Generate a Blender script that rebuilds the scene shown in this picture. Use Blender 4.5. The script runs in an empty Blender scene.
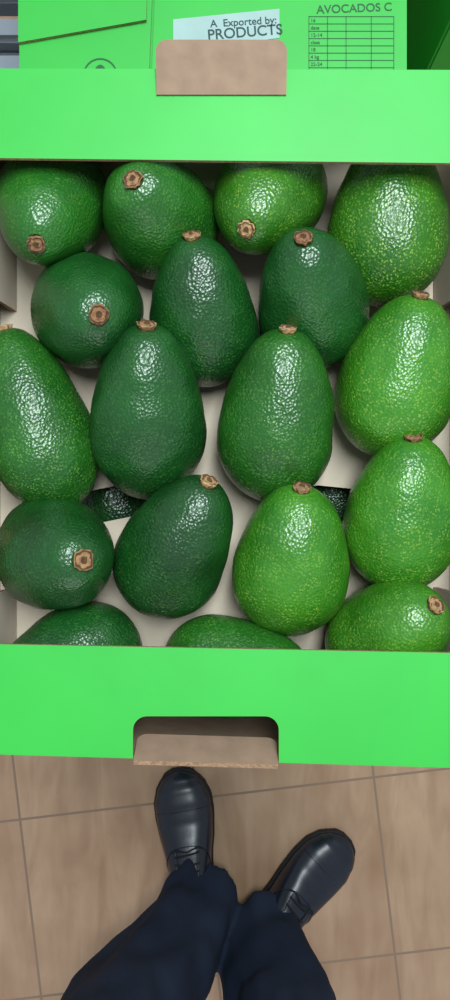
import bpy, bmesh, math, random
from mathutils import Vector, Matrix, noise, Euler
random.seed(4)
S=bpy.context.scene
S.view_settings.view_transform='Standard'
S.view_settings.look='None'
COL=S.collection
def lin(c):
    return tuple(((v/255)/12.92 if v/255<=0.04045 else ((v/255+0.055)/1.055)**2.4) for v in c)+(1,)

# ---------------------------------------------------------------- materials
def new_mat(name):
    m=bpy.data.materials.new(name); m.use_nodes=True
    nt=m.node_tree; b=nt.nodes['Principled BSDF']
    return m,nt,b
def mixc(nt,fac,a,b,blend='MIX'):
    n=nt.nodes.new('ShaderNodeMix'); n.data_type='RGBA'; n.blend_type=blend
    for sock,val in ((n.inputs[0],fac),(n.inputs[6],a),(n.inputs[7],b)):
        if hasattr(val,'is_linked'): nt.links.new(val,sock)
        else: sock.default_value=val
    return n.outputs[2]
def ramp(nt,src,p0,p1,c0=(0,0,0,1),c1=(1,1,1,1)):
    r=nt.nodes.new('ShaderNodeValToRGB'); r.color_ramp.elements[0].position=p0; r.color_ramp.elements[1].position=p1
    r.color_ramp.elements[0].color=c0; r.color_ramp.elements[1].color=c1
    nt.links.new(src,r.inputs[0]); return r.outputs[0]
def tex(nt,kind,scale,coord,**kw):
    n=nt.nodes.new(kind); n.inputs['Scale'].default_value=scale
    for k,v in kw.items():
        n.inputs[k].default_value=v
    nt.links.new(coord,n.inputs['Vector']); return n
def ocoord(nt): return nt.nodes.new('ShaderNodeTexCoord').outputs['Object']
def bump(nt,b,h,strength,dist):
    n=nt.nodes.new('ShaderNodeBump'); n.inputs['Strength'].default_value=strength; n.inputs['Distance'].default_value=dist
    nt.links.new(h,n.inputs['Height']); nt.links.new(n.outputs[0],b.inputs['Normal'])
def simple(name,c,rough=.6,var=.12,scale=60,metal=0,bs=0.0,spec=.5,c2=None):
    m,nt,b=new_mat(name); o=ocoord(nt)
    n=tex(nt,'ShaderNodeTexNoise',scale,o,Detail=5.0)
    f=ramp(nt,n.outputs[0],.3,.7)
    def pair(c):
        a=lin(c); return tuple(x*(1-var) for x in a[:3])+(1,), tuple(min(1,x*(1+var)) for x in a[:3])+(1,)
    d,u=pair(c); out=mixc(nt,f,d,u)
    if c2:
        d,u=pair(c2); o2=mixc(nt,f,d,u)
        oi=nt.nodes.new('ShaderNodeObjectInfo'); out=mixc(nt,oi.outputs['Random'],out,o2)
    nt.links.new(out,b.inputs['Base Color'])
    b.inputs['Roughness'].default_value=rough; b.inputs['Metallic'].default_value=metal
    b.inputs['Specular IOR Level'].default_value=spec
    if bs: bump(nt,b,n.outputs[0],bs,.002)
    return m

def skin_mat(name,base,light,speck,sp):
    m,nt,b=new_mat(name); o=ocoord(nt)
    oi=nt.nodes.new('ShaderNodeObjectInfo')
    add=nt.nodes.new('ShaderNodeVectorMath'); add.operation='ADD'
    nt.links.new(o,add.inputs[0]); nt.links.new(oi.outputs['Random'],add.inputs[1]); o2=add.outputs[0]
    big=tex(nt,'ShaderNodeTexNoise',28,o2,Detail=3.0)
    c=mixc(nt,ramp(nt,big.outputs[0],.32,.68),lin(base),lin(light))
    hs=nt.nodes.new('ShaderNodeHueSaturation'); nt.links.new(c,hs.inputs['Color'])
    vr=nt.nodes.new('ShaderNodeMapRange'); vr.inputs[3].default_value=.75; vr.inputs[4].default_value=1.2
    nt.links.new(oi.outputs['Random'],vr.inputs[0]); nt.links.new(vr.outputs[0],hs.inputs['Value']); c=hs.outputs[0]
    sep=nt.nodes.new('ShaderNodeSeparateXYZ'); nt.links.new(o,sep.inputs[0])
    mr=nt.nodes.new('ShaderNodeMapRange'); mr.inputs[1].default_value=.03; mr.inputs[2].default_value=-.035
    nt.links.new(sep.outputs[2],mr.inputs[0])
    vor=tex(nt,'ShaderNodeTexVoronoi',600,o2)
    spots=ramp(nt,vor.outputs['Distance'],.22,.42,(1,1,1,1),(0,0,0,1))
    nz=tex(nt,'ShaderNodeTexNoise',110,o2,Detail=2.0)
    k=mixc(nt,1.0,spots,ramp(nt,nz.outputs[0],.3,.6),'MULTIPLY')
    g=nt.nodes.new('ShaderNodeMath'); g.operation='MULTIPLY_ADD'; nt.links.new(mr.outputs[0],g.inputs[0]); g.inputs[1].default_value=sp*.6; g.inputs[2].default_value=sp*.5
    f=nt.nodes.new('ShaderNodeMath'); f.operation='MULTIPLY'; nt.links.new(k,f.inputs[0]); nt.links.new(g.outputs[0],f.inputs[1]); f.use_clamp=True
    c=mixc(nt,f.outputs[0],c,lin(speck))
    nt.links.new(c,b.inputs['Base Color'])
    b.inputs['Roughness'].default_value=.30
    b.inputs['Specular IOR Level'].default_value=.7
    v2=tex(nt,'ShaderNodeTexVoronoi',560,o2)
    n3=tex(nt,'ShaderNodeTexNoise',150,o2,Detail=3.0)
    a=nt.nodes.new('ShaderNodeMath'); a.operation='ADD'; nt.links.new(v2.outputs['Distance'],a.inputs[0]); nt.links.new(n3.outputs[0],a.inputs[1])
    bump(nt,b,a.outputs[0],.55,.0007)
    return m
SK={'d':skin_mat('avocado_skin_dark',(14,62,22),(22,82,28),(78,134,56),.6),
    'm':skin_mat('avocado_skin_mid',(24,84,22),(38,106,30),(108,160,60),.75),
    'l':skin_mat('avocado_skin_light',(40,108,20),(64,134,30),(152,188,72),.85)}
m_cork=simple('stem_cork',(190,156,108),.9,.35,420,bs=.8,c2=(128,88,56))
m_corkd=simple('stem_ring',(104,72,40),.9,.35,400,bs=.6,c2=(78,50,32))
m_green=simple('green_printed_card',(48,182,62),.5,.06,14)
m_kraft=simple('kraft_card',(150,124,102),.85,.12,90,bs=.15)
m_edge=simple('corrugated_edge',(160,126,96),.9,.3,500,bs=.5)
m_liner=simple('pale_card_liner',(204,190,168),.85,.06,40,bs=.1)
m_print=simple('green_ink',(14,92,44),.6,.1,50)
m_label=simple('paper_label',(160,188,182),.6,.05,50)
m_ink=simple('dark_ink',(30,60,60),.6,.1,50)
m_crate=simple('grey_plastic',(158,166,174),.45,.06,20)
m_leather=simple('black_leather',(18,25,40),.32,.2,120,bs=.06,spec=.6)
m_sole=simple('rubber_sole',(18,20,26),.7,.2,80)
m_lace=simple('shoe_lace',(14,17,24),.8,.2,200)
m_cloth,nt,b=new_mat('navy_trouser_cloth'); o=ocoord(nt)
w=tex(nt,'ShaderNodeTexNoise',700,o,Detail=3.0); w2=tex(nt,'ShaderNodeTexNoise',9,o,Detail=4.0)
nt.links.new(mixc(nt,ramp(nt,w2.outputs[0],.3,.7),lin((29,37,54)),lin((40,49,68))),b.inputs['Base Color'])
b.inputs['Roughness'].default_value=.9; b.inputs['Specular IOR Level'].default_value=.2
bump(nt,b,w.outputs[0],.3,.001)

# floor tiles
m_floor,nt,b=new_mat('beige_floor_tiles'); o=ocoord(nt)
mp=nt.nodes.new('ShaderNodeMapping'); mp.vector_type='TEXTURE'
mp.inputs['Location'].default_value=(.279,-.52,0); mp.inputs['Rotation'].default_value=(0,0,math.radians(6.8)); mp.inputs['Scale'].default_value=(.334,.334,.334)
nt.links.new(o,mp.inputs[0])
br=nt.nodes.new('ShaderNodeTexBrick'); br.offset=0; br.squash=1
nt.links.new(mp.outputs[0],br.inputs['Vector'])
br.inputs['Scale'].default_value=1; br.inputs['Brick Width'].default_value=1; br.inputs['Row Height'].default_value=1
br.inputs['Mortar Size'].default_value=.008; br.inputs['Mortar Smooth'].default_value=.4
br.inputs['Color1'].default_value=lin((196,160,128)); br.inputs['Color2'].default_value=lin((188,152,122)); br.inputs['Mortar'].default_value=lin((150,122,104))
m2=nt.nodes.new('ShaderNodeMapping'); m2.inputs['Rotation'].default_value=(0,0,math.radians(-35)); m2.inputs['Scale'].default_value=(14,2.6,1); nt.links.new(o,m2.inputs[0])
st=nt.nodes.new('ShaderNodeTexNoise'); st.inputs['Scale'].default_value=1.6; st.inputs['Detail'].default_value=6; st.inputs['Distortion'].default_value=.8; nt.links.new(m2.outputs[0],st.inputs['Vector'])
c=mixc(nt,ramp(nt,st.outputs[0],.36,.68),br.outputs[0],lin((160,122,92)))
mo=tex(nt,'ShaderNodeTexNoise',7,o,Detail=6.0)
c=mixc(nt,.35,c,mixc(nt,ramp(nt,mo.outputs[0],.35,.65),lin((164,132,106)),lin((206,174,146))))
c=mixc(nt,br.outputs['Fac'],c,lin((146,120,100)))
nt.links.new(c,b.inputs['Base Color']); b.inputs['Roughness'].default_value=.4
bump(nt,b,br.outputs['Fac'],-.4,.002)

# ---------------------------------------------------------------- helpers
def mk(name,bm,mats,smooth=False,parent=None):
    me=bpy.data.meshes.new(name); bm.to_mesh(me); bm.free()
    for m in mats: me.materials.append(m)
    if smooth:
        for p in me.polygons: p.use_smooth=True
    ob=bpy.data.objects.new(name,me); COL.objects.link(ob)
    if parent: ob.parent=parent
    return ob
def plate(bm,outer,holes,th,mtx,mi=(0,1,2)):
    """flat card panel; outline in metres, mi = (top,bottom,edge) material indices"""
    cu=bpy.data.curves.new('t','CURVE'); cu.dimensions='2D'; cu.fill_mode='BOTH'; cu.extrude=th/2
    for pts in [outer]+holes:
        sp=cu.splines.new('POLY'); sp.points.add(len(pts)-1)
        for i,p in enumerate(pts): sp.points[i].co=(p[0],p[1],0,1)
        sp.use_cyclic_u=True
    ob=bpy.data.objects.new('t',cu); COL.objects.link(ob)
    bpy.context.view_layer.update()
    me=bpy.data.meshes.new_from_object(ob.evaluated_get(bpy.context.evaluated_depsgraph_get()))
    bpy.data.objects.remove(ob); bpy.data.curves.remove(cu)
    b2=bmesh.new(); b2.from_mesh(me); bpy.data.meshes.remove(me)
    bmesh.ops.remove_doubles(b2,verts=b2.verts,dist=1e-6)
    bmesh.ops.recalc_face_normals(b2,faces=b2.faces)
    vm={}
    b2.verts.index_update()
    for v in b2.verts: vm[v.index]=bm.verts.new(mtx@v.co)
    for f in b2.faces:
        zc=f.calc_center_median().z; flat=max(v.co.z for v in f.verts)-min(v.co.z for v in f.verts)<1e-6
        try: nf=bm.faces.new([vm[v.index] for v in f.verts])
        except ValueError: continue
        nf.material_index = mi[2] if not flat else (mi[0] if zc>0 else mi[1])
    b2.free()
def arc(cx,cy,r,a0,a1,n=6):
    return [(cx+r*math.cos(math.radians(a0+(a1-a0)*i/n)),cy+r*math.sin(math.radians(a0+(a1-a0)*i/n))) for i in range(n+1)]
def frame(o,x,y):
    """matrix mapping local x,y to given world directions"""
    x=Vector(x).normalized(); y=Vector(y).normalized(); z=x.cross(y).normalized(); y=z.cross(x)
    m=Matrix((x,y,z)).transposed().to_4x4(); m.translation=Vector(o); return m
cm=.01
# ---------------------------------------------------------------- avocado tray box
H=.0945; T=.003
def tray_mesh(name,tabs=True):
    bm=bmesh.new()
    X=.158
    fl,fr=-.1457,-.155; bl,brr=.2485,.2475
    MT=[m_green,m_kraft,m_edge,m_liner]
    # base with vent slots
    def slot(cx,cy,hw,r,rot):
        p=arc(hw,0,r,-90,90)+arc(-hw,0,r,90,270)
        c,s=math.cos(rot),math.sin(rot)
        return [(cx+c*x-s*y,cy+s*x+c*y) for x,y in p]
    plate(bm,[(-X,fl),(X,fr),(X,brr),(-X,bl)],[slot(-.081,-.003,.017,.0115,.2),slot(.080,-.003,.017,.0115,-.1)],T,Matrix.Translation((0,0,T/2)),(3,1,2))
    # flanges (top, z=H)
    zt=H-T/2
    n0,n1,ny=-.053,.031,-.1245
    sl=lambda x:(fl+fr)/2+(fr-fl)/(2*X)*x
    front=[(-X,fl),(n0,sl(n0))]+arc(n0+.008,ny-.008,.008,180,90)+arc(n1-.008,ny-.008,.008,90,0)+[(n1,sl(n1)),(X,fr),(X,-.0886),(-X,-.0825)]
    plate(bm,front,[],T,Matrix.Translation((0,0,zt)),(0,1,2))
    t0,t1,ty=-.039,.0345,.2325
    back=[(-X,.1972),(X,.1936),(X,brr),(t1,.2479)]+arc(t1-.006,ty+.006,.006,0,-90)+arc(t0+.006,ty+.006,.006,-90,-180)+[(t0,.2482),(-X,bl)]
    plate(bm,back,[],T,Matrix.Translation((0,0,zt)),(0,1,2))
    # end walls: local x along wall, local y up
    def wall(a,b,outline,holes=[],mi=(0,1,2)):
        d=Vector((b[0]-a[0],b[1]-a[1],0))
        plate(bm,outline,holes,T,frame((a[0],a[1],0),d,(0,0,1)),mi)
    Lw=math.hypot(2*X,fr-fl)
    h=H-T
    o0,o1=n0+X,n1+X
    wall((-X,fl+T/2),(X,fr+T/2),[(0,0),(Lw,0),(Lw,h),(o1,h)]+arc(o1-.008,h-.022,.008,0,-90)+arc(o0+.008,h-.022,.008,-90,-180)+[(o0,h)])
    o0,o1=X-t1,X-t0
    wall((X,brr-T/2),(-X,bl-T/2),[(0,0),(2*X,0),(2*X,h),(o1,h)]+arc(o1-.008,h-.022,.008,0,-90)+arc(o0+.008,h-.022,.008,-90,-180)+[(o0,h)])
    # side walls with a lower middle and round vents
    for sx,a,b_ in ((-1,(-X+T/2,bl),(-X+T/2,fl)),(1,(X-T/2,fr),(X-T/2,brr))):
        L=abs(a[1]-b_[1])
        v=[[(cx+.011*math.cos(i*math.pi/8),.05+.011*math.sin(i*math.pi/8)) for i in range(16)] for cx in (L*.33,L*.67)]
        wall(a,b_,[(0,0),(L,0),(L,h),(L-.07,h),(L-.085,h-.018),(.085,h-.018),(.07,h),(0,h)],v)
    # inner corner flaps leaning slightly inwards
    for sx in (-1,1):
        for y0,y1 in ((.130,.244),(-.142,-.06)):
            d=(0,1,0) if sx<0 else (0,-1,0)
            ya=y0 if sx<0 else y1
            up=(-.12,0,1) if sx<0 else (.12,0,1)
            w=y1-y0
            plate(bm,[(0,0),(w,0),(w,h-.004),(0.0,h-.004)],[],T,frame((sx*.145,ya,.004),d,up),(3,1,2))
    if tabs:
        # back tab folded up and outwards
        W=t1-t0+.001
        o=arc(W-.006,.0225,.006,0,90)+arc(.006,.0225,.006,90,180)
        plate(bm,[(0,0),(W,0)]+o,[],T,frame((t0-.0003,ty+.0005,H),(1,0,0),(0,1,.24)),(1,0,2))
        # front tab pushed down through the opening
        W=n1-n0-.001
        d=Vector((1,(fr-fl)/(2*X),0))
        o=arc(W-.006,.017,.006,0,90)+arc(.006,.017,.006,90,180)
        plate(bm,[(0,0),(W,0)]+o,[],T,frame((n0+.0005,sl(n0)-.002,H+.001),d,(0,.40,-.91)),(1,0,2))
    me=bpy.data.meshes.new(name); bm.to_mesh(me); bm.free()
    for m in MT: me.materials.append(m)
    return me
NB=10
top_me=tray_mesh('avocado_box_mesh',True); low_me=tray_mesh('stacked_box_mesh',False)
ob=bpy.data.objects.new('avocado_box',top_me); COL.objects.link(ob); ob.location=(0,0,NB*H)
for i in range(NB):
    o_=bpy.data.objects.new('avocado_box',low_me); COL.objects.link(o_); o_.location=(0,0,i*H)

# ---------------------------------------------------------------- avocados
FZ=NB*H+T
PR=[(0,0),(.012,.20),(.03,.36),(.06,.52),(.1,.655),(.16,.80),(.23,.91),(.31,.98),(.4,1.0),(.5,.975),(.6,.92),(.7,.835),(.79,.735),(.87,.61),(.93,.485),(.965,.38),(.985,.29),(1.0,.17)]
def prof(t):
    for i in range(len(PR)-1):
        if PR[i][0]<=t<=PR[i+1][0]:
            p0=PR[max(i-1,0)];p1=PR[i];p2=PR[i+1];p3=PR[min(i+2,len(PR)-1)]
            u=(t-p1[0])/(p2[0]-p1[0])
            m1=(p2[1]-p0[1])/(p2[0]-p0[0])*(p2[0]-p1[0]); m2=(p3[1]-p1[1])/(p3[0]-p1[0])*(p2[0]-p1[0])
            if i==0: m1=2.2*p2[1]
            return (2*u**3-3*u*u+1)*p1[1]+(u**3-2*u*u+u)*m1+(-2*u**3+3*u*u)*p2[1]+(u**3-u*u)*m2
    return 0
def avocado(bx,by,R,L,ox,oy,kind,seed,st=1.0,base=None):
    R*=cm;L*=cm
    bm=bmesh.new(); N=72
    rows=[]
    M=56
    for i in range(1,M+1):
        t=.5-.5*math.cos(math.pi*i/M)
        rows.append(((t-.4)*L,prof(t)*R,0))
    h=.6*L; q=.0054*st
    rows+=[(h-.0002,q*.92,0),(h-.0014,q*.80,2),(h+.0004,q*.84,2),(h+.0018,q*.97,1),(h+.0026,q*1.02,1),(h+.0031,q*.92,1),(h+.0024,q*.72,2),(h+.0022,q*.6,1),(h+.0030,q*.35,1),(h+.0024,q*.12,2)]
    sv=Vector((seed*3.1,seed*1.7,seed*.9)); rings=[]
    bend=random.uniform(-.05,.05)
    for j,(z,r,mi) in enumerate(rows):
        ring=[]
        for k in range(N):
            a=2*math.pi*k/N
            p=Vector((r*math.cos(a),r*math.sin(a),z))
            d=noise.noise(p*22+sv)*.0020+noise.noise(p*60+sv)*.0011
            if j>=M: d=noise.noise(Vector((math.cos(a)*2,math.sin(a)*2,seed)))*.0011+noise.noise(p*500+sv)*.0009
            rr=r+d*min(1,r/.004)
            p=Vector((rr*math.cos(a),rr*math.sin(a),z+(noise.noise(p*420+sv)*.0008 if j>M else 0)))
            p.x+=bend*(z/L)**2*L
            ring.append(bm.verts.new(p))
        rings.append(ring)
    b0=bm.verts.new((bend*.16*L,0,-.4*L-.0002)); b1=bm.verts.new((rings[-1][0].co+rings[-1][N//2].co)/2)
    for k in range(N):
        f=bm.faces.new((b0,rings[0][(k+1)%N],rings[0][k]))
        f=bm.faces.new((b1,rings[-1][k],rings[-1][(k+1)%N])); f.material_index=2
        for j in range(len(rings)-1):
            f=bm.faces.new((rings[j][k],rings[j][(k+1)%N],rings[j+1][(k+1)%N],rings[j+1][k])); f.material_index=rows[j+1][2]
    tl=.6*L; ox*=cm;oy*=cm
    dz=math.sqrt(max(1e-6,tl*tl-ox*ox-oy*oy))
    ax=Vector((ox,oy,dz)).normalized()
    q_=Vector((0,0,1)).rotation_difference(ax)
    ob=mk('avocado',bm,[SK[kind],m_cork,m_corkd],True)
    ob.rotation_mode='QUATERNION'; ob.rotation_quaternion=q_
    mz=min((q_@v.co).z for v in ob.data.vertices)
    ob.location=(bx*cm,by*cm,(FZ if base is None else base)-mz)
    return ob
F=[(-11.1,19.3,3.55,10.2,0.2,-4.2,'m'),
 (-4.0,17.8,3.55,9.5,-1.1,0.5,'m'),
 (3.0,19.8,3.55,10,-1.65,-3.8,'l'),
 (10.45,16.7,3.8,10.6,.2,6.25,'l'),
 (-8.8,12.1,3.6,9.5,1.6,-1.4,'d'),
 (-1.3,11.1,3.45,9.8,-.6,4.6,'d'),
 (5.65,12.2,3.55,10.3,-1.0,2.7,'d'),
 (10.8,6.7,3.8,10.5,0.9,5.6,'l'),
 (-11.9,3.8,3.5,12.1,-2.2,6.85,'m'),
 (-4.9,4.4,3.7,11.6,.4,5.8,'d'),
 (3.2,4.1,3.7,11.4,.5,6.0,'m'),
 (11.3,-1.9,3.7,10.4,0,5.6,'l'),
 (-11.1,-3.4,3.6,10.5,3.1,0,'d'),
 (-3.5,-3.8,3.5,10.5,2.4,4.8,'d'),
 (4.2,-4.75,3.75,10.2,.55,5.35,'l'),
 (10.1,-9.1,3.5,9.4,2.4,2.8,'l'),
 (-9.2,-10.2,3.6,10,-4.9,-2.4,'d'),
 (-.2,-10.7,3.3,10,5.6,-.4,'m')]
for i,f in enumerate(F): avocado(*f,seed=i+1,st=random.uniform(.92,1.12))
# fruit in the box underneath, glimpsed through the vent slots
avocado(-8.1,-.3,3.6,10.5,0,6.25,'d',31,base=(NB-1)*H+T)
avocado(8.0,-.3,3.6,10.5,0,6.25,'d',32,base=(NB-1)*H+T)

# ---------------------------------------------------------------- neighbouring closed boxes
def rect(bm,x0,y0,x1,y1,z,th,mi=(0,0,0)):
    plate(bm,[(x0,y0),(x1,y0),(x1,y1),(x0,y1)],[],th,Matrix.Translation((0,0,z)),mi)
def closed_box(w,d,h,loc,rz=0,prints=False,extra=0):
    root=bpy.data.objects.new('cardboard_box',None); COL.objects.link(root)
    root.location=loc; root.rotation_euler=(0,0,rz)
    bm=bmesh.new()
    geo=bmesh.ops.create_cube(bm,size=1)
    bmesh.ops.scale(bm,vec=(w,d,h-.006),verts=bm.verts); bmesh.ops.translate(bm,vec=(0,0,(h-.006)/2),verts=bm.verts)
    bmesh.ops.bevel(bm,geom=bm.edges[:],offset=.002,segments=2,affect='EDGES')
    plate(bm,[(-w/2,-d/2),(-.05,-d/2),(-.035,d/2),(-w/2,d/2)],[],.003,Matrix.Translation((0,0,h-.0045)),(0,0,1))
    plate(bm,[(-.048,-d/2),(w/2,-d/2),(w/2,d/2),(-.033,d/2)],[],.003,Matrix.Translation((0,0,h-.0045)),(0,0,1))
    mk('carton',bm,[m_green,m_edge],parent=root)
    if prints:
        bm=bmesh.new()
        plate(bm,[(-w/2,-d/2+.068),(-.050,-d/2+.085),(-.045,d/2-.05),(-w/2,d/2-.05)],[],.003,Matrix.Translation((0,0,h-.001)),(0,0,1))
        mk('flap',bm,[m_green,m_edge],parent=root)
    return root
def text(body,size,loc,mat,parent,rz=0,name='print'):
    cu=bpy.data.curves.new('t','FONT'); cu.body=body; cu.size=size; cu.extrude=.0001; cu.offset=size*.012
    ob=bpy.data.objects.new('t',cu); COL.objects.link(ob); bpy.context.view_layer.update()
    me=bpy.data.meshes.new_from_object(ob.evaluated_get(bpy.context.evaluated_depsgraph_get()))
    bpy.data.objects.remove(ob)
    me.materials.clear(); me.materials.append(mat)
    o=bpy.data.objects.new(name,me); COL.objects.link(o); o.parent=parent; o.location=loc; o.rotation_euler=(0,0,rz); return o
BX,BY=-.009,.47; hb=.30
for i in range(3):
    r=closed_box(.292,.39,hb,(BX,BY,i*hb),0,prints=(i==2))
z=hb-.0028
bm=bmesh.new()
plate(bm,[(-.030,-.132),(.050,-.122),(.050,-.100),(-.030,-.108)],[],.0004,Matrix.Translation((0,0,z+.0001)),(0,0,0))
mk('paper_label',bm,[m_label],parent=r)
text('A  Exported by:',.0078,(-.002,-.1140,z+.0004),m_ink,r,.06,'label_text')
text('PRODUCTS',.0110,(-.004,-.1235,z+.0004),m_ink,r,.08,'label_text')
text('AVOCADOS C',.0088,(.078,-.1035,z),m_print,r,.04,'print_title')
bm=bmesh.new()
gx0,gx1,gy0,gy1=.072,.136,-.150,-.106
for i in range(9):
    y=gy0+(gy1-gy0)*i/8; rect(bm,gx0,y,gx1,y+.0005,z,.0003)
for x in (gx0,gx0+.014,gx0+.028,gx0+.047,gx1): rect(bm,x,gy0,x+.0005,gy1+.0005,z,.0003)
mk('print_table',bm,[m_print],parent=r)
for i in range(8):
    text(['size','22-24','4 kg','18','class','12-14','date','16'][i],.0038,(gx0+.0015,gy0+.0016+(gy1-gy0)*i/8,z),m_print,r,0,'print_table_text')
bm=bmesh.new()
cc=[(.013*math.cos(a*math.pi/16),.013*math.sin(a*math.pi/16)) for a in range(32)]
c2=[(.0118*math.cos(a*math.pi/16),.0118*math.sin(a*math.pi/16)) for a in range(32)]
plate(bm,cc,[c2],.0003,Matrix.Translation((-.085,-.150,z)),(0,0,0))
leaf=[(.008*math.cos(a*math.pi/12)*.6,.008*math.sin(a*math.pi/12)) for a in range(24)]
plate(bm,leaf,[],.0003,Matrix.Translation((-.085,-.150,z)),(0,0,0))
mk('print_logo',bm,[m_print],parent=r)
for i in range(3): closed_box(.292,.39,hb,(.325,.575,i*hb),0)

# grey plastic crates behind the stack
def crate(loc):
    bm=bmesh.new(); w,d,h=.30,.42,.24
    for zz in (.012,.06,.11,.16,.21):
        hh=.03
        for (x0,y0,x1,y1) in ((-w/2,-d/2,w/2,-d/2+.008),(-w/2,d/2-.008,w/2,d/2),(-w/2,-d/2+.008,-w/2+.008,d/2-.008),(w/2-.008,-d/2+.008,w/2,d/2-.008)):
            rect(bm,x0,y0,x1,y1,zz+hh/2-.012,hh)
    for sx in (-1,1):
        for sy in (-1,1):
            rect(bm,sx*(w/2-.012)-.012,sy*(d/2-.012)-.012,sx*(w/2-.012)+.012,sy*(d/2-.012)+.012,h/2,h)
    for k in range(9): rect(bm,-w/2+.01,-d/2+.02+k*.046,w/2-.01,-d/2+.04+k*.046,.006,.008)
    rect(bm,-w/2-.012,-d/2-.012,-w/2,d/2+.012,h-.006,.012); rect(bm,w/2,-d/2-.012,w/2+.012,d/2+.012,h-.006,.012)
    rect(bm,-w/2,-d/2-.012,w/2,-d/2,h-.006,.012); rect(bm,-w/2,d/2,w/2,d/2+.012,h-.006,.012)
    o=mk('plastic_crate',bm,[m_crate]); o.location=loc
for i in range(3): crate((-.345,.50,i*.241))

# ---------------------------------------------------------------- person (lower body in view)
person=bpy.data.objects.new('person',None); COL.objects.link(person)
def lerp_path(pts,z):
    for i in range(len(pts)-1):
        if z<=pts[i+1][2] or i==len(pts)-2:
            a,b_=pts[i],pts[i+1]; u=max(0,min(1,(z-a[2])/(b_[2]-a[2])))
            return [a[k]+(b_[k]-a[k])*u for k in range(len(a))]
def add_leg(bm,pts,yaw,seed):
    N=64; rings=[]; z=pts[0][2]; zs=[]
    while z<pts[-1][2]: zs.append(z); z+=.006
    for z in zs:
        p=lerp_path(pts,z); ring=[]
        for k in range(N):
            a=2*math.pi*k/N
            c,s=math.cos(a),math.sin(a)
            x=p[3]*c; y=p[4]*s
            low=max(0,1-(z-.05)/.22)
            q=math.sin(z*70+2.5*c+1.3*s+seed)
            d=.009*low*q*(.5+.5*noise.noise(Vector((c*2,s*2,z*6+seed))))+.014*noise.noise(Vector((c*1.4,s*1.4,z*7+seed)))+.009*noise.noise(Vector((c*3,s*3,z*14+seed)))
            d+=.008*math.exp(-((a-math.pi/2)/.18)**2)
            x+=c*d; y+=s*d
            X=x*math.cos(yaw)-y*math.sin(yaw); Y=x*math.sin(yaw)+y*math.cos(yaw)
            ring.append(bm.verts.new((p[0]+X,p[1]+Y,z)))
        rings.append(ring)
    for j in range(len(rings)-1):
        for k in range(N): bm.faces.new((rings[j][k],rings[j][(k+1)%N],rings[j+1][(k+1)%N],rings[j+1][k]))
    bm.faces.new(list(reversed(rings[0]))); bm.faces.new(rings[-1])
bm=bmesh.new()
LL=[(-.050,-.735,.055,.068,.088),(-.064,-.748,.12,.070,.082),(-.145,-.765,.30,.100,.092),(-.165,-.755,.50,.092,.095),(-.158,-.78,.70,.105,.11),(-.14,-.81,.92,.105,.12)]
RR=[(.055,-.785,.055,.064,.086),(.062,-.80,.12,.068,.082),(.092,-.825,.22,.080,.086),(.10,-.815,.50,.09,.095),(.07,-.81,.70,.105,.11),(.035,-.82,.92,.105,.12)]
add_leg(bm,LL,math.radians(4),1.3); add_leg(bm,RR,math.radians(-42),4.1)
# pelvis
N=48; rings=[]
for z,rx,ry in ((.84,.03,.03),(.85,.12,.09),(.88,.165,.115),(.94,.175,.12),(1.0,.165,.115),(1.04,.158,.11)):
    rings.append([bm.verts.new((-.053+rx*math.cos(2*math.pi*k/N),-.815+ry*math.sin(2*math.pi*k/N),z)) for k in range(N)])
for j in range(len(rings)-1):
    for k in range(N): bm.faces.new((rings[j][k],rings[j][(k+1)%N],rings[j+1][(k+1)%N],rings[j+1][k]))
bm.faces.new(list(reversed(rings[0]))); bm.faces.new(rings[-1])
tr=mk('trousers',bm,[m_cloth],True,person)
md=tr.modifiers.new('r','REMESH'); md.mode='VOXEL'; md.voxel_size=.005; md.use_smooth_shade=True
md=tr.modifiers.new('s','SMOOTH'); md.iterations=3; md.factor=.5

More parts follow.
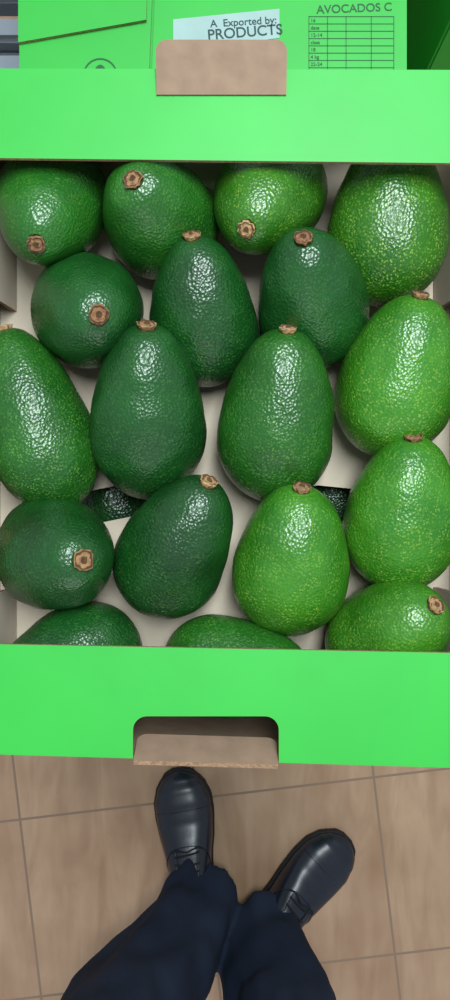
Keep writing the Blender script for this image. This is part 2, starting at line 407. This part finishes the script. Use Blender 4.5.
def interp(tab,s):
    for i in range(len(tab)-1):
        if s<=tab[i+1][0]:
            u=(s-tab[i][0])/(tab[i+1][0]-tab[i][0]); u=u*u*(3-2*u)*.4+u*.6
            return tab[i][1]+(tab[i+1][1]-tab[i][1])*u
    return tab[-1][1]
WL=[(0,.012),(.02,.022),(.06,.031),(.15,.036),(.3,.0365),(.45,.040),(.6,.048),(.72,.052),(.82,.0515),(.9,.044),(.95,.034),(.98,.023),(1,.008)]
HT=[(0,.085),(.05,.10),(.2,.112),(.32,.112),(.45,.095),(.6,.073),(.72,.060),(.82,.055),(.9,.050),(.96,.042),(1,.032)]
def center(s,side): return side*.008*math.sin(max(0,s-.35)*math.pi/1.3)
def shoe(heel,toe,side,tag):
    LN=.30
    bm=bmesh.new(); NS=60; K=28; rings=[]
    def P(s,v,off=0):
        w=interp(WL,s)+off; ht=interp(HT,s)+off; z0=.020
        a=math.pi*v
        x=w*math.copysign(abs(math.cos(a))**.72,math.cos(a)); z=z0+(ht-z0)*max(0,math.sin(a))**.78
        f=(z-z0)/.09
        if s<.42: x*=1-.22*max(0,f)
        return Vector((center(s,side)+x,s*LN+off*(1 if s>.95 else 0),z))
    for i in range(NS+1):
        s=i/NS; s=1-(1-s)**1.5 if s>.0 else 0
        rings.append([bm.verts.new(P(s,k/K)) for k in range(K+1)])
    for i in range(NS):
        for k in range(K): bm.faces.new((rings[i][k],rings[i][k+1],rings[i+1][k+1],rings[i+1][k]))
    for i in range(NS): bm.faces.new((rings[i][0],rings[i+1][0],rings[i+1][K],rings[i][K]))
    bm.faces.new(rings[0]); bm.faces.new(list(reversed(rings[-1])))
    def tube(path,r,mi):
        pr=None; n=len(path)
        for i,p in enumerate(path):
            t=(path[min(i+1,n-1)]-path[max(i-1,0)]).normalized()
            u=t.cross(Vector((0,0,1))); u=u.normalized() if u.length>1e-4 else Vector((1,0,0)); v=t.cross(u)
            rg=[bm.verts.new(p+u*r*math.cos(q*math.pi/4)+v*r*math.sin(q*math.pi/4)) for q in range(8)]
            if pr:
                for q in range(8):
                    f=bm.faces.new((pr[q],pr[(q+1)%8],rg[(q+1)%8],rg[q])); f.material_index=mi
            pr=rg
    tube([P(.77+.02*math.sin(math.pi*v/30),v/30,.0001) for v in range(31)],.0007,0)
    tube([P(.60-.22*(abs(v-15)/15)**2,v/30,.0004) for v in range(31)],.0010,0)
    for q in (.40,.60):
        tube([P(.36+.22*i/16,q,.001) for i in range(17)],.0016,0)
    for j in range(5):
        s=.38+j*.045
        tube([P(s+.010*(i/10-.5)*(1 if j%2 else -1),.385+.23*i/10,.0025) for i in range(11)],.0018,2)
    for sg in (-1,1):
        tube([P(.575+.02*math.sin(math.pi*i/14),.5+sg*.16*i/14,.003+.006*math.sin(math.pi*i/14)) for i in range(15)],.0014,2)
    def outline(off,z,s0=0,s1=1):
        n=40; ss=[s0+(s1-s0)*(.5-.5*math.cos(math.pi*i/n)) for i in range(n+1)]
        pts=[Vector((center(s,side)+interp(WL,s)+off,s*LN+(off if s>.97 else (-off if s<.03 else 0)),z)) for s in ss]
        pts+=[Vector((center(s,side)-interp(WL,s)-off,s*LN+(off if s>.97 else (-off if s<.03 else 0)),z)) for s in reversed(ss)]
        return pts
    def slab(lv,s0=0,s1=1):
        pr=None
        for off,z in lv:
            rg=[bm.verts.new(p) for p in outline(off,z,s0,s1)]
            if pr:
                n=len(rg)
                for q in range(n):
                    f=bm.faces.new((pr[q],pr[(q+1)%n],rg[(q+1)%n],rg[q])); f.material_index=1
            else:
                f=bm.faces.new(rg); f.material_index=1
            pr=rg
        f=bm.faces.new(pr); f.material_index=1
    slab([(.001,.008),(.003,.010),(.003,.019),(.002,.022)])
    slab([(.001,0),(.002,.009)],0,.27); slab([(-.003,.0),(.001,.009)],.45,1)
    bmesh.ops.recalc_face_normals(bm,faces=bm.faces)
    ob=mk('shoe_'+tag,bm,[m_leather,m_sole,m_lace],True,person)
    d=Vector((toe[0]-heel[0],toe[1]-heel[1])); ob.rotation_euler=(0,0,math.atan2(d.y,d.x)-math.pi/2)
    ob.location=(heel[0],heel[1],0)
    return ob
shoe((-.043,-.797),(-.095,-.500),1,'left')
shoe((.012,-.838),(.234,-.632),-1,'right')

# ---------------------------------------------------------------- floor
bm=bmesh.new(); bmesh.ops.create_grid(bm,x_segments=2,y_segments=2,size=4)
mk('floor',bm,[m_floor])

# ---------------------------------------------------------------- light
wd=bpy.data.worlds.new('w'); S.world=wd; wd.use_nodes=True
bg=wd.node_tree.nodes['Background']; bg.inputs[0].default_value=(.82,.91,1,1); bg.inputs[1].default_value=.45
def area(name,loc,target,sx,sy,e,c):
    l=bpy.data.lights.new(name,'AREA'); l.shape='RECTANGLE'; l.size=sx; l.size_y=sy; l.energy=e; l.color=c
    o=bpy.data.objects.new(name,l); COL.objects.link(o); o.location=loc
    o.rotation_euler=(Vector(target)-Vector(loc)).to_track_quat('-Z','Y').to_euler(); return o
area('ceiling_panel_light',(.20,.52,2.7),(.05,.05,1),.42,1.0,42,(.86,.95,1))
area('front_fill_light',(.2,-3.6,1.6),(0,-.5,.3),3.0,1.6,26,(1,.97,.94))  # added soft fill for the shoes and near floor, not a known window

# ---------------------------------------------------------------- camera
ca=bpy.data.cameras.new('cam'); ca.sensor_fit='VERTICAL'; ca.sensor_height=24; ca.lens=19.2; ca.clip_start=.01
co=bpy.data.objects.new('camera',ca); COL.objects.link(co); co.location=(0,0,1.5); co.rotation_euler=(0,0,0)
S.camera=co
